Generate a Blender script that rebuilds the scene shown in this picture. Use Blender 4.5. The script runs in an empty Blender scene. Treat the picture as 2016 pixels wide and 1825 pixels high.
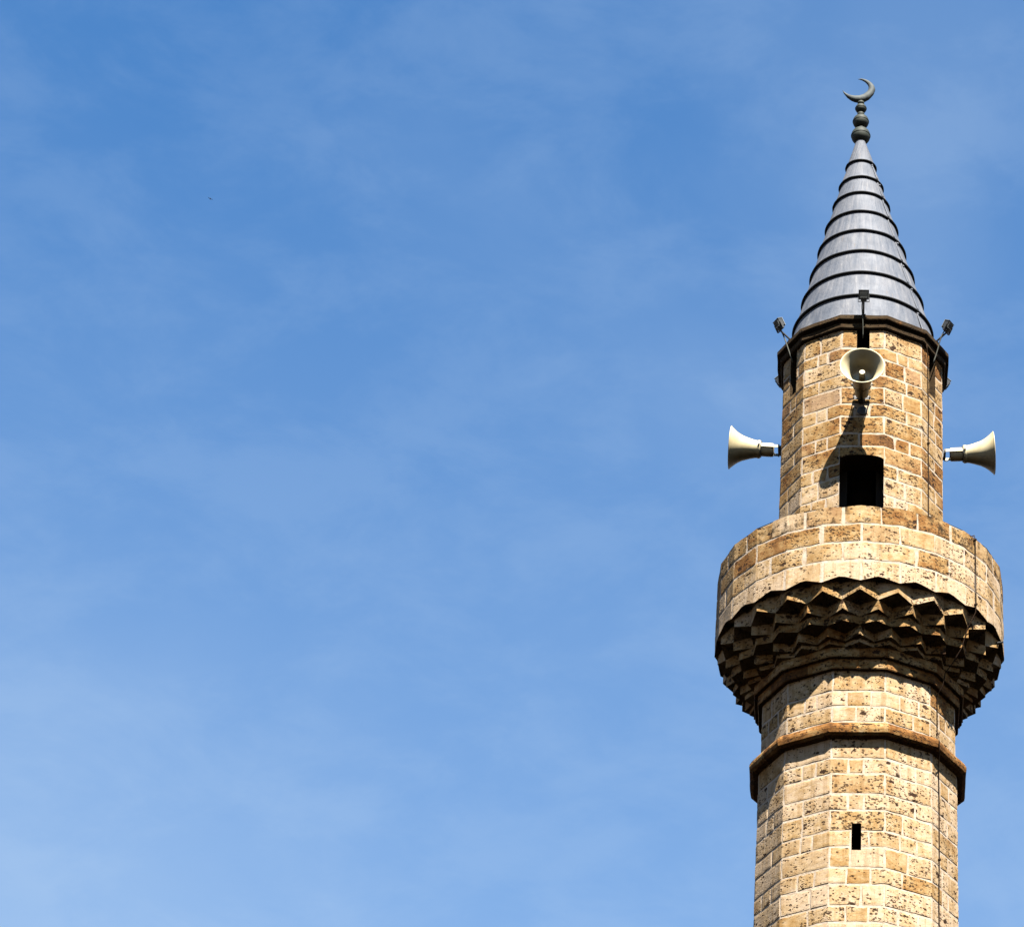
import bpy, bmesh, math, random
from mathutils import Vector, Matrix, noise

# ------------------------------------------------------------------ camera, sky, sun, exposure
SC = bpy.context.scene
COL = SC.collection
H = 1.6                      # eye height; tower heights below are measured from the eye
DIST = 27.0                  # eye to the tower's axis
PITCH = 35.0
cam_d = bpy.data.cameras.new("camera")
cam_d.sensor_fit = 'HORIZONTAL'
cam_d.sensor_width = 36.0
cam_d.lens = 6000.0 / 2016.0 * 36.0
cam_d.shift_x = -(1696.5 - 1008.0) / 2016.0
cam_d.clip_end = 20000.0
cam = bpy.data.objects.new("camera", cam_d)
COL.objects.link(cam)
cam.matrix_world = (Matrix.Translation((0, -DIST, H)) @ Matrix.Rotation(math.radians(90 + PITCH), 4, 'X')
                    @ Matrix.Rotation(math.radians(0.72), 4, 'Z'))
SC.camera = cam

SUN = Vector((0.165, -0.56, 0.84)).normalized()
sun_el = math.asin(SUN.z)
sun_rot = math.atan2(SUN.x, SUN.y)

SKY_TINT = (0.120, 0.525, 0.85, 1)
CLOUD = (2.03, 2.70, 3.56, 1)
world = bpy.data.worlds.new("World")
SC.world = world
world.use_nodes = True
wt = world.node_tree
wt.nodes.clear()
def wn(kind, **kw):
    n = wt.nodes.new(kind)
    for k, v in kw.items():
        setattr(n, k, v)
    return n
w_out = wn('ShaderNodeOutputWorld')
w_bg = wn('ShaderNodeBackground')
w_bg.inputs['Strength'].default_value = 0.05
sky = wn('ShaderNodeTexSky', sky_type='NISHITA')
sky.sun_disc = False
sky.sun_elevation = sun_el
sky.sun_rotation = sun_rot
sky.altitude = 0
sky.air_density = 1.0
sky.dust_density = 1.0
sky.ozone_density = 1.0
tc = wn('ShaderNodeTexCoord')
mp = wn('ShaderNodeMapping')
mp.inputs['Location'].default_value = (13.46, -0.95, 5.56)
mp.inputs['Rotation'].default_value = (0.3, 0.5, 0.9)
mp.inputs['Scale'].default_value = (1.0, 1.25, 1.0)
cn = wn('ShaderNodeTexNoise')
cn.inputs['Scale'].default_value = 4.2
cn.inputs['Detail'].default_value = 7.0
cn.inputs['Roughness'].default_value = 0.52
cn.inputs['Distortion'].default_value = 0.35
cr = wn('ShaderNodeMapRange', interpolation_type='SMOOTHSTEP')
cr.inputs['From Min'].default_value = 0.34
cr.inputs['From Max'].default_value = 0.72
cr.inputs['To Min'].default_value = 0.0
cr.inputs['To Max'].default_value = 0.19
# thin high haze gathers towards the horizon
sp = wn('ShaderNodeSeparateXYZ')
hz = wn('ShaderNodeMapRange')
hz.inputs['From Min'].default_value = 0.72
hz.inputs['From Max'].default_value = 0.38
hz.inputs['To Min'].default_value = 0.0
hz.inputs['To Max'].default_value = 0.50
add = wn('ShaderNodeMath', operation='ADD', use_clamp=True)
# finer fibres of the same cloud
mp2 = wn('ShaderNodeMapping')
mp2.inputs['Rotation'].default_value = (0.2, -0.6, 0.4)
mp2.inputs['Scale'].default_value = (1.0, 1.0, 2.1)
cn2 = wn('ShaderNodeTexNoise')
cn2.inputs['Scale'].default_value = 17.0
cn2.inputs['Detail'].default_value = 8.0
cn2.inputs['Roughness'].default_value = 0.62
cn2.inputs['Distortion'].default_value = 0.25
cr2 = wn('ShaderNodeMapRange', interpolation_type='SMOOTHSTEP')
cr2.inputs['From Min'].default_value = 0.38
cr2.inputs['From Max'].default_value = 0.68
cr2.inputs['To Min'].default_value = 0.0
cr2.inputs['To Max'].default_value = 0.085
add2 = wn('ShaderNodeMath', operation='ADD', use_clamp=True)
tint = wn('ShaderNodeMix', data_type='RGBA', blend_type='MULTIPLY')
tint.inputs['Factor'].default_value = 1.0
tint.inputs['B'].default_value = SKY_TINT
cmix = wn('ShaderNodeMix', data_type='RGBA')
cmix.inputs['B'].default_value = CLOUD      # thin high cloud, lit by the sun
L = wt.links.new
L(tc.outputs['Generated'], mp.inputs['Vector'])
L(mp.outputs['Vector'], cn.inputs['Vector'])
L(cn.outputs['Fac'], cr.inputs['Value'])
L(tc.outputs['Generated'], sp.inputs[0])
L(sp.outputs[2], hz.inputs['Value'])
L(cr.outputs['Result'], add2.inputs[0])
L(tc.outputs['Generated'], mp2.inputs['Vector'])
L(mp2.outputs['Vector'], cn2.inputs['Vector'])
L(cn2.outputs['Fac'], cr2.inputs['Value'])
L(cr2.outputs['Result'], add2.inputs[1])
L(add2.outputs[0], add.inputs[0])
L(hz.outputs['Result'], add.inputs[1])
L(sky.outputs['Color'], tint.inputs['A'])
L(tint.outputs['Result'], cmix.inputs['A'])
L(add.outputs[0], cmix.inputs['Factor'])
# warm-white band added low over the horizon, below the picture, to warm the shade
hz2 = wn('ShaderNodeMapRange', interpolation_type='SMOOTHSTEP')
hz2.inputs['From Min'].default_value = 0.42
hz2.inputs['From Max'].default_value = 0.04
hz2.inputs['To Min'].default_value = 0.0
hz2.inputs['To Max'].default_value = 0.92
hmix = wn('ShaderNodeMix', data_type='RGBA')
hmix.inputs['B'].default_value = (4.2, 3.3, 2.4, 1)
L(sp.outputs[2], hz2.inputs['Value'])
L(hz2.outputs['Result'], hmix.inputs['Factor'])
L(cmix.outputs['Result'], hmix.inputs['A'])
L(hmix.outputs['Result'], w_bg.inputs['Color'])
L(w_bg.outputs['Background'], w_out.inputs['Surface'])

sun_d = bpy.data.lights.new("sun", 'SUN')
sun_d.energy = 5.0
sun_d.angle = math.radians(0.5)
sun_d.color = (1.0, 0.94, 0.85)
sun_o = bpy.data.objects.new("sun", sun_d)
COL.objects.link(sun_o)
sun_o.rotation_mode = 'QUATERNION'
sun_o.rotation_quaternion = SUN.to_track_quat('Z', 'Y')
sun_o.location = (20, -50, 80)

SC.view_settings.view_transform = 'Standard'
SC.view_settings.look = 'None'
SC.view_settings.exposure = 2.35
SC.cycles.diffuse_bounces = 0
SC.view_settings.gamma = 1.0

RNG = random.Random(7)

# ------------------------------------------------------------------ mesh helpers
class MB:
    """Collects faces; build() links them as ONE mesh object."""
    def __init__(self):
        self.v, self.f, self.m = [], [], []
        self.at = {'edge': [], 'tone': [], 'hue': [], 'soot': []}
    def vert(self, p, edge=9.0, tone=0.4, hue=0.5, soot=0.0):
        self.v.append(tuple(p))
        a = self.at
        a['edge'].append(edge); a['tone'].append(tone); a['hue'].append(hue); a['soot'].append(soot)
        return len(self.v) - 1
    def face(self, idx, mat=0):
        self.f.append(tuple(idx)); self.m.append(mat)
    def quad_pts(self, pts, mat=0, **kw):
        self.face([self.vert(p, **kw) for p in pts], mat)
    def build(self, name, mats, parent=None, smooth=False, loc=None, sharp=None):
        me = bpy.data.meshes.new(name)
        me.from_pydata(self.v, [], self.f)
        for k, vals in self.at.items():
            if len(vals) == len(self.v):
                at = me.attributes.new(k, 'FLOAT', 'POINT')
                at.data.foreach_set('value', vals)
        if not isinstance(mats, (list, tuple)):
            mats = [mats]
        for m in mats:
            me.materials.append(m)
        me.polygons.foreach_set('material_index', self.m)
        me.polygons.foreach_set('use_smooth', [smooth] * len(me.polygons))
        me.update()
        if smooth and sharp is not None:
            me.set_sharp_from_angle(angle=math.radians(sharp))
        o = bpy.data.objects.new(name, me)
        COL.objects.link(o)
        if parent is not None:
            o.parent = parent
        if loc is not None:
            o.location = loc
        return o
    # ---- shapes
    def lathe(self, prof, n=32, mat=0, axis='Z', center=(0, 0, 0), closed=False, **kw):
        rings = []
        for (r, h) in prof:
            ring = []
            for i in range(n):
                a = 2 * math.pi * i / n
                if axis == 'Z':
                    p = (r * math.sin(a), -r * math.cos(a), h)
                else:
                    p = (h, r * math.cos(a), r * math.sin(a))
                ring.append(self.vert(Vector(p) + Vector(center), **kw))
            rings.append(ring)
        for j in range(len(rings) - 1):
            for i in range(n):
                a, b = rings[j][i], rings[j][(i + 1) % n]
                c, d = rings[j + 1][(i + 1) % n], rings[j + 1][i]
                self.face((a, b, c, d), mat)
        if closed:
            self.face(list(reversed(rings[0])), mat)
            self.face(rings[-1], mat)
    def tube(self, pts, rad, n=8, mat=0, caps=True, **kw):
        pts = [Vector(p) for p in pts]
        rads = rad if isinstance(rad, (list, tuple)) else [rad] * len(pts)
        up = Vector((0.13, 0.31, 0.94)).normalized()
        rings = []
        for i, p in enumerate(pts):
            t = (pts[min(i + 1, len(pts) - 1)] - pts[max(i - 1, 0)]).normalized()
            x = t.cross(up)
            if x.length < 1e-3:
                x = t.cross(Vector((1, 0, 0)))
            x.normalize()
            y = t.cross(x).normalized()
            rings.append([self.vert(p + (x * math.cos(2 * math.pi * k / n) + y * math.sin(2 * math.pi * k / n)) * rads[i], **kw)
                          for k in range(n)])
        for j in range(len(rings) - 1):
            for k in range(n):
                self.face((rings[j][k], rings[j + 1][k], rings[j + 1][(k + 1) % n], rings[j][(k + 1) % n]), mat)
        if caps:
            self.face(rings[0], mat)
            self.face(list(reversed(rings[-1])), mat)
    def box(self, lo, hi, mat=0, M=None, bevel=0.0, **kw):
        bm = bmesh.new()
        bmesh.ops.create_cube(bm, size=1.0)
        lo, hi = Vector(lo), Vector(hi)
        for v in bm.verts:
            v.co = Vector([(lo[i] + hi[i]) / 2 + v.co[i] * (hi[i] - lo[i]) for i in range(3)])
        if bevel > 0:
            bmesh.ops.bevel(bm, geom=bm.edges[:], offset=bevel, segments=2, affect='EDGES')
        bm.verts.ensure_lookup_table()
        base = {}
        for v in bm.verts:
            base[v.index] = self.vert((M @ v.co) if M else v.co, **kw)
        for f in bm.faces:
            self.face([base[v.index] for v in f.verts], mat)
        bm.free()

def empty(name, loc=(0, 0, 0), rot=(0, 0, 0)):
    o = bpy.data.objects.new(name, None)
    COL.objects.link(o)
    o.location = loc
    o.rotation_euler = rot
    o.empty_display_size = 0.2
    return o
def tag(o, label, cat, group=None):
    o['label'] = label
    o['category'] = cat
    if group:
        o['group'] = group
def copy_thing(src):
    def cp(o, parent):
        c = o.copy()
        COL.objects.link(c)
        c.parent = parent
        for ch in list(o.children):
            cp(ch, c)
        return c
    return cp(src, None)

# ------------------------------------------------------------------ materials
def new_mat(name):
    m = bpy.data.materials.new(name)
    m.use_nodes = True
    nt = m.node_tree
    nt.nodes.clear()
    out = nt.nodes.new('ShaderNodeOutputMaterial')
    bs = nt.nodes.new('ShaderNodeBsdfPrincipled')
    nt.links.new(bs.outputs[0], out.inputs['Surface'])
    return m, nt, bs
class NB:
    """small node builder"""
    def __init__(self, nt):
        self.nt = nt
    def node(self, kind, **kw):
        n = self.nt.nodes.new(kind)
        for k, v in kw.items():
            setattr(n, k, v)
        return n
    def link(self, a, b):
        self.nt.links.new(a, b)
    def attr(self, name):
        return self.node('ShaderNodeAttribute', attribute_name=name).outputs['Fac']
    def math(self, op, a, b=None, c=None, clamp=False):
        n = self.node('ShaderNodeMath', operation=op, use_clamp=clamp)
        for i, x in enumerate((a, b, c)):
            if x is None:
                continue
            if isinstance(x, (int, float)):
                n.inputs[i].default_value = x
            else:
                self.link(x, n.inputs[i])
        return n.outputs[0]
    def noise(self, vec, scale, detail=4, rough=0.55, dist=0.0):
        n = self.node('ShaderNodeTexNoise')
        n.inputs['Scale'].default_value = scale
        n.inputs['Detail'].default_value = detail
        n.inputs['Roughness'].default_value = rough
        n.inputs['Distortion'].default_value = dist
        self.link(vec, n.inputs['Vector'])
        return n.outputs['Fac']
    def rng(self, val, a, b, lo=0.0, hi=1.0, smooth=True):
        n = self.node('ShaderNodeMapRange', interpolation_type='SMOOTHSTEP' if smooth else 'LINEAR')
        for nm, x in (('Value', val), ('From Min', a), ('From Max', b), ('To Min', lo), ('To Max', hi)):
            if isinstance(x, (int, float)):
                n.inputs[nm].default_value = x
            else:
                self.link(x, n.inputs[nm])
        return n.outputs['Result']
    def mix(self, fac, a, b, blend='MIX'):
        n = self.node('ShaderNodeMix', data_type='RGBA', blend_type=blend)
        for nm, x in (('Factor', fac), ('A', a), ('B', b)):
            if isinstance(x, (int, float)):
                n.inputs[nm].default_value = x
            elif isinstance(x, tuple):
                n.inputs[nm].default_value = x if len(x) == 4 else (*x, 1)
            else:
                self.link(x, n.inputs[nm])
        return n.outputs['Result']
    def ramp(self, fac, stops):
        n = self.node('ShaderNodeValToRGB')
        els = n.color_ramp.elements
        while len(els) < len(stops):
            els.new(0.5)
        for e, (p, c) in zip(els, stops):
            e.position = p
            e.color = (*c, 1)
        self.link(fac, n.inputs['Fac'])
        return n.outputs['Color']
    def coords(self, scale=(1, 1, 1)):
        t = self.node('ShaderNodeTexCoord')
        m = self.node('ShaderNodeMapping')
        m.inputs['Scale'].default_value = scale
        self.link(t.outputs['Object'], m.inputs['Vector'])
        return m.outputs['Vector']

def stone_material():
    m, nt, bs = new_mat("travertine_blocks")
    b = NB(nt)
    co = b.coords()
    cs = b.coords((1, 1, 1.9))
    tone, hue, edge, soot = b.attr('tone'), b.attr('hue'), b.attr('edge'), b.attr('soot')
    low = b.noise(co, 4.0, 5, 0.6)
    mid = b.noise(cs, 13.0, 5, 0.62)
    fine = b.noise(co, 95.0, 3, 0.6)
    t2 = b.math('ADD', tone, b.math('MULTIPLY', b.math('SUBTRACT', low, 0.5), 1.35))
    t2 = b.math('ADD', t2, b.math('MULTIPLY', b.math('SUBTRACT', mid, 0.5), 0.95), clamp=True)
    col = b.ramp(t2, [(0.0, (0.3040, 0.2280, 0.1520)), (0.25, (0.2584, 0.1794, 0.0942)), (0.50, (0.2050, 0.1250, 0.0480)),
                      (0.76, (0.1406, 0.0631, 0.0160)), (1.0, (0.0608, 0.0258, 0.0061))])
    pink = b.mix(b.math('MULTIPLY', b.math('POWER', hue, 5.0), 0.5), col, (0.2812, 0.2128, 0.1444))
    grain = b.rng(fine, 0.25, 0.75, 0.74, 1.20, smooth=False)
    gcol = b.node('ShaderNodeCombineColor')
    for k in range(3):
        b.link(grain, gcol.inputs[k])
    col = b.mix(1.0, pink, gcol.outputs[0], 'MULTIPLY')
    # rain streaks, long and faint
    sk = b.noise(b.coords((1, 1, 0.10)), 13.0, 5, 0.65)
    skc = b.node('ShaderNodeCombineColor')
    for k, lo in enumerate((0.80, 0.74, 0.64)):
        b.link(b.rng(sk, 0.36, 0.56, lo, 1.04), skc.inputs[k])
    col = b.mix(1.0, col, skc.outputs[0], 'MULTIPLY')
    # brown crust in patches on the stone's own surface
    cr_ = b.rng(b.noise(cs, 17.0, 6, 0.72), 0.56, 0.70)
    col = b.mix(b.math('MULTIPLY', cr_, 0.55), col, (0.1026, 0.0456, 0.0114))
    # pits of the stone: scattered holes of uneven outline, crowded in some blocks and rare in others
    wob = b.node('ShaderNodeTexNoise')
    wob.inputs['Scale'].default_value = 34.0
    wob.inputs['Detail'].default_value = 3.0
    b.link(co, wob.inputs['Vector'])
    clus = b.noise(co, 3.6, 4, 0.6)
    def holes(scale, stretch, warp, lo, hi, chance):
        vm = b.node('ShaderNodeVectorMath', operation='MULTIPLY_ADD')
        b.link(wob.outputs['Color'], vm.inputs[0])
        vm.inputs[1].default_value = (warp, warp, warp)
        b.link(b.coords(stretch), vm.inputs[2])
        v = b.node('ShaderNodeTexVoronoi', feature='F1')
        v.inputs['Scale'].default_value = scale
        b.link(vm.outputs[0], v.inputs['Vector'])
        sepc = b.node('ShaderNodeSeparateColor')
        b.link(v.outputs['Color'], sepc.inputs[0])
        keep = b.math('ADD', chance, b.math('MULTIPLY', b.math('SUBTRACT', clus, 0.5), 2.6))
        keep = b.math('ADD', keep, b.math('MULTIPLY', b.math('SUBTRACT', tone, 0.35), 0.25))
        keep = b.math('ADD', keep, b.math('MULTIPLY', b.math('SUBTRACT', b.math('FRACT', b.math('MULTIPLY', hue, 7.3)), 0.5), 0.75))
        on = b.rng(sepc.outputs[0], keep, b.math('ADD', keep, 0.02), 1.0, 0.0)
        size = b.math('ADD', lo, b.math('MULTIPLY', b.math('POWER', sepc.outputs[1], 2.0), hi - lo))
        m1 = b.rng(v.outputs['Distance'], b.math('MULTIPLY', size, 0.75), b.math('MULTIPLY', size, 1.15), 1.0, 0.0)
        return b.math('MULTIPLY', m1, on)
    small = holes(34.0, (1.0, 1.0, 1.35), 0.034, 0.22, 0.56, 0.50)
    big = holes(9.0, (1.0, 1.0, 1.8), 0.110, 0.13, 0.44, 0.44)
    # eroded hollows along the bedding
    er = b.math('ADD', b.noise(b.coords((1.0, 1.0, 2.2)), 15.0, 5, 0.66, 0.2), b.math('MULTIPLY', b.math('SUBTRACT', clus, 0.5), 0.30))
    er = b.rng(b.math('ADD', er, b.math('MULTIPLY', b.math('SUBTRACT', tone, 0.3), 0.05)), 0.635, 0.675)
    pit = b.math('MAXIMUM', b.math('MAXIMUM', b.math('MULTIPLY', small, 0.85), big), b.math('MULTIPLY', er, 0.9))
    col = b.mix(pit, col, (0.022, 0.010, 0.004))  # pits get a near-black colour for the shade in their depth
    # soot and lichen crusts, and painted shade in the openings
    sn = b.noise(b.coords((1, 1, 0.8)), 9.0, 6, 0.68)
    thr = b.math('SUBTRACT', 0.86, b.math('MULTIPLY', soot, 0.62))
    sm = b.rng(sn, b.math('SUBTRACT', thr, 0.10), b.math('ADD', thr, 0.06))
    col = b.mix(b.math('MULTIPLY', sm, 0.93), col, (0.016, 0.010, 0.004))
    # mortar smeared over the arrises
    en = b.noise(co, 11.0, 4, 0.6)
    lim = b.rng(b.math('ADD', b.math('MULTIPLY', en, 0.55), b.math('MULTIPLY', b.noise(co, 3.1, 2, 0.5), 0.45)), 0.47, 0.74, 0.0, 1.05, smooth=False)
    mm = b.rng(edge, b.math('SUBTRACT', lim, 0.12), b.math('ADD', lim, 0.12), 1.0, 0.0)
    mm = b.math('MULTIPLY', mm, b.math('SUBTRACT', 1.0, b.math('MULTIPLY', sm, 0.8)))
    col = b.mix(b.math('MULTIPLY', mm, 0.85), col, (0.2850, 0.2280, 0.1687))
    b.link(col, bs.inputs['Base Color'])
    bs.inputs['Roughness'].default_value = 0.93
    bs.inputs['Specular IOR Level'].default_value = 0.12
    hgt = b.math('SUBTRACT', b.math('ADD', b.math('MULTIPLY', fine, 0.10), b.math('MULTIPLY', mid, 0.35)), pit)
    bp = b.node('ShaderNodeBump')
    bp.inputs['Strength'].default_value = 0.75
    bp.inputs['Distance'].default_value = 0.018
    b.link(hgt, bp.inputs['Height'])
    b.link(bp.outputs[0], bs.inputs['Normal'])
    return m

def mortar_material():
    m, nt, bs = new_mat("lime_mortar")
    b = NB(nt)
    co = b.coords()
    n = b.noise(co, 14, 5, 0.6)
    col = b.ramp(n, [(0.28, (0.1900, 0.1368, 0.0836)), (0.5, (0.2698, 0.2143, 0.1558)), (0.78, (0.3268, 0.2812, 0.2280))])
    b.link(col, bs.inputs['Base Color'])
    bs.inputs['Roughness'].default_value = 0.95
    bp = b.node('ShaderNodeBump')
    bp.inputs['Strength'].default_value = 0.5
    bp.inputs['Distance'].default_value = 0.01
    b.link(b.noise(co, 60, 3), bp.inputs['Height'])
    b.link(bp.outputs[0], bs.inputs['Normal'])
    return m

def lead_material():
    m, nt, bs = new_mat("weathered_lead_sheet")
    b = NB(nt)
    # streaks run down the slope: noise in (angle, height) with the height squeezed
    t = b.node('ShaderNodeTexCoord')
    sep = b.node('ShaderNodeSeparateXYZ')
    b.link(t.outputs['Object'], sep.inputs[0])
    ang = b.math('ARCTAN2', sep.outputs[0], b.math('MULTIPLY', sep.outputs[1], -1.0))
    cx = b.node('ShaderNodeCombineXYZ')
    b.link(b.math('MULTIPLY', ang, 4.2), cx.inputs[0])
    b.link(b.math('MULTIPLY', sep.outputs[2], 0.9), cx.inputs[1])
    st = b.noise(cx.outputs[0], 2.6, 6, 0.66)
    cx2 = b.node('ShaderNodeCombineXYZ')
    b.link(b.math('MULTIPLY', ang, 16.0), cx2.inputs[0])
    b.link(b.math('MULTIPLY', sep.outputs[2], 1.6), cx2.inputs[1])
    st2 = b.noise(cx2.outputs[0], 1.7, 3, 0.5)
    co = b.coords()
    bl = b.noise(co, 5.0, 5, 0.6)
    f = b.math('ADD', b.math('MULTIPLY', st, 0.75), b.math('MULTIPLY', bl, 0.25))
    col = b.ramp(f, [(0.34, (0.034, 0.042, 0.058)), (0.46, (0.056, 0.063, 0.078)), (0.58, (0.080, 0.084, 0.096)), (0.70, (0.14, 0.14, 0.145))])
    rust = b.rng(st2, 0.66, 0.74)
    col = b.mix(b.math('MULTIPLY', rust, 0.45), col, (0.15, 0.105, 0.065))
    wht = b.rng(b.noise(cx2.outputs[0], 2.9, 4, 0.6), 0.66, 0.76)
    col = b.mix(b.math('MULTIPLY', wht, 0.5), col, (0.22, 0.22, 0.22))
    b.link(col, bs.inputs['Base Color'])
    bs.inputs['Metallic'].default_value = 0.12
    bs.inputs['Roughness'].default_value = 0.52
    b.link(b.rng(bl, 0.3, 0.7, 0.66, 0.82), bs.inputs['Roughness'])
    bs.inputs['Specular IOR Level'].default_value = 0.3
    bp = b.node('ShaderNodeBump')
    bp.inputs['Strength'].default_value = 0.6
    bp.inputs['Distance'].default_value = 0.03
    b.link(b.math('ADD', b.math('MULTIPLY', bl, 0.8), b.math('MULTIPLY', st, 0.3)), bp.inputs['Height'])
    b.link(bp.outputs[0], bs.inputs['Normal'])
    return m

def simple_mat(name, col, rough=0.6, metal=0.0, var=0.15, scale=20.0, col2=None, spec=0.5):
    m, nt, bs = new_mat(name)
    b = NB(nt)
    co = b.coords()
    n = b.noise(co, scale, 5, 0.6)
    c2 = col2 or tuple(x * (1 - var) for x in col)
    c = b.mix(b.rng(n, 0.35, 0.68), col, c2)
    b.link(c, bs.inputs['Base Color'])
    bs.inputs['Roughness'].default_value = rough
    bs.inputs['Metallic'].default_value = metal
    bs.inputs['Specular IOR Level'].default_value = spec
    return m

M_STONE = stone_material()
M_MORTAR = mortar_material()
M_LEAD = lead_material()
M_SEAM = simple_mat("dark_lead_bead", (0.010, 0.011, 0.012), 0.75, 0.0, 0.4, 15, spec=0.2)
M_FINIAL = simple_mat("patinated_finial_metal", (0.026, 0.031, 0.024), 0.65, 0.0, 0.45, 18, spec=0.2)
M_CRESC = simple_mat("grey_crescent_metal", (0.056, 0.064, 0.064), 0.65, 0.0, 0.4, 12, spec=0.12)
M_CREAM = simple_mat("cream_enamel", (0.43, 0.37, 0.23), 0.45, 0.0, 0.10, 7, col2=(0.36, 0.295, 0.165), spec=0.3)
M_DARK = simple_mat("dark_painted_steel", (0.010, 0.0105, 0.011), 0.55, 0.1, 0.5, 25)
M_STEEL = simple_mat("galvanised_strap", (0.42, 0.40, 0.34), 0.45, 0.5, 0.3, 25)
M_LAMP = simple_mat("grey_lamp_housing", (0.016, 0.018, 0.018), 0.5, 0.2, 0.4, 30)
M_LAMPRIM = simple_mat("pale_lamp_rim", (0.15, 0.16, 0.155), 0.45, 0.2, 0.2, 30)
M_CABLE = simple_mat("grey_green_cable", (0.028, 0.030, 0.018), 0.7, 0.0, 0.4, 30)
M_WIRE = simple_mat("dark_conductor_wire", (0.030, 0.018, 0.011), 0.95, 0.0, 0.4, 30, spec=0.05)
M_INNER = simple_mat("shade_black_interior", (0.010, 0.008, 0.006), 0.95, 0.0, 0.4, 8)  # near-black colour stands in for the dark inside the tower
M_FEATHER = simple_mat("dark_feathers", (0.02, 0.02, 0.022), 0.8, 0.0, 0.2, 30)
def glass_mat():
    m, nt, bs = new_mat("lamp_glass")
    b = NB(nt)
    n = b.noise(b.coords(), 30, 3)
    b.link(b.mix(n, (0.15, 0.155, 0.15), (0.24, 0.24, 0.23)), bs.inputs['Base Color'])
    bs.inputs['Roughness'].default_value = 0.18
    return m
M_GLASS = glass_mat()
def ground_mat():
    m, nt, bs = new_mat("dark_paving")
    b = NB(nt)
    co = b.coords()
    br = b.node('ShaderNodeTexBrick')
    br.inputs['Scale'].default_value = 1.6
    br.inputs['Color1'].default_value = (0.020, 0.0155, 0.010, 1)
    br.inputs['Color2'].default_value = (0.017, 0.0135, 0.009, 1)
    br.inputs['Mortar'].default_value = (0.012, 0.010, 0.008, 1)
    br.inputs['Mortar Size'].default_value = 0.012
    b.link(co, br.inputs['Vector'])
    n = b.noise(co, 0.7, 6, 0.6)
    g = b.rng(n, 0.3, 0.7, 0.75, 1.15)
    cc = b.node('ShaderNodeCombineColor')
    for k in range(3):
        b.link(g, cc.inputs[k])
    b.link(b.mix(1.0, br.outputs['Color'], cc.outputs[0], 'MULTIPLY'), bs.inputs['Base Color'])
    bs.inputs['Roughness'].default_value = 0.9
    return m
M_GROUND = ground_mat()

# ------------------------------------------------------------------ ground
g = MB()
S = 4000.0
g.quad_pts([(-S, -S, 0), (S, -S, 0), (S, S, 0), (-S, S, 0)])
go = g.build("ground", M_GROUND)
go['kind'] = 'structure'

# ------------------------------------------------------------------ the minaret's masonry
minaret = empty("minaret", (0, 0, 0))
tag(minaret, "tall stone minaret with corbelled balcony and grey lead cone roof", "minaret")

class Prism:
    """N-sided wall surface, unrolled: s runs round the wall, s = 0 faces the viewer."""
    def __init__(self, n, apothem, start=0.0):
        self.n, self.ap, self.start = n, apothem, math.radians(start)
        self.w = 2 * apothem * math.tan(math.pi / n)
        self.total = n * self.w
    def at(self, s, z, off=0.0):
        k = math.floor((s + self.w / 2) / self.w)
        u = s - k * self.w
        a = self.start + 2 * math.pi * k / self.n
        nx, ny = math.sin(a), -math.cos(a)
        f = 1 + off / self.ap
        return Vector(((nx * self.ap + math.cos(a) * u) * f, (ny * self.ap + math.sin(a) * u) * f, z + H))
    def corners(self, s0, s1):
        out = []
        k = math.ceil((s0 - self.w / 2) / self.w)
        while True:
            c = k * self.w + self.w / 2
            if c >= s1 - 1e-4:
                return out
            if c > s0 + 1e-4:
                out.append(c)
            k += 1

GAP = 0.004
def samples(a, b, e0, e1, step, extra=()):
    """positions from a to b with a fine rim; e0/e1 say whether that end has a mortar rim"""
    pts = {a, b}
    for d in (0.010, 0.030):
        if b - a > 2.6 * d:
            if e0: pts.add(a + d)
            if e1: pts.add(b - d)
    lo, hi = a + (0.03 if e0 else 0), b - (0.03 if e1 else 0)
    n = max(1, int(round((hi - lo) / step)))
    for i in range(1, n):
        pts.add(lo + (hi - lo) * i / n)
    for c in extra:
        pts.add(c)
    pts = sorted(pts)
    out = [pts[0]]
    for p in pts[1:]:
        if p - out[-1] > 0.004 or p == b:
            out.append(p)
    return out

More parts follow.
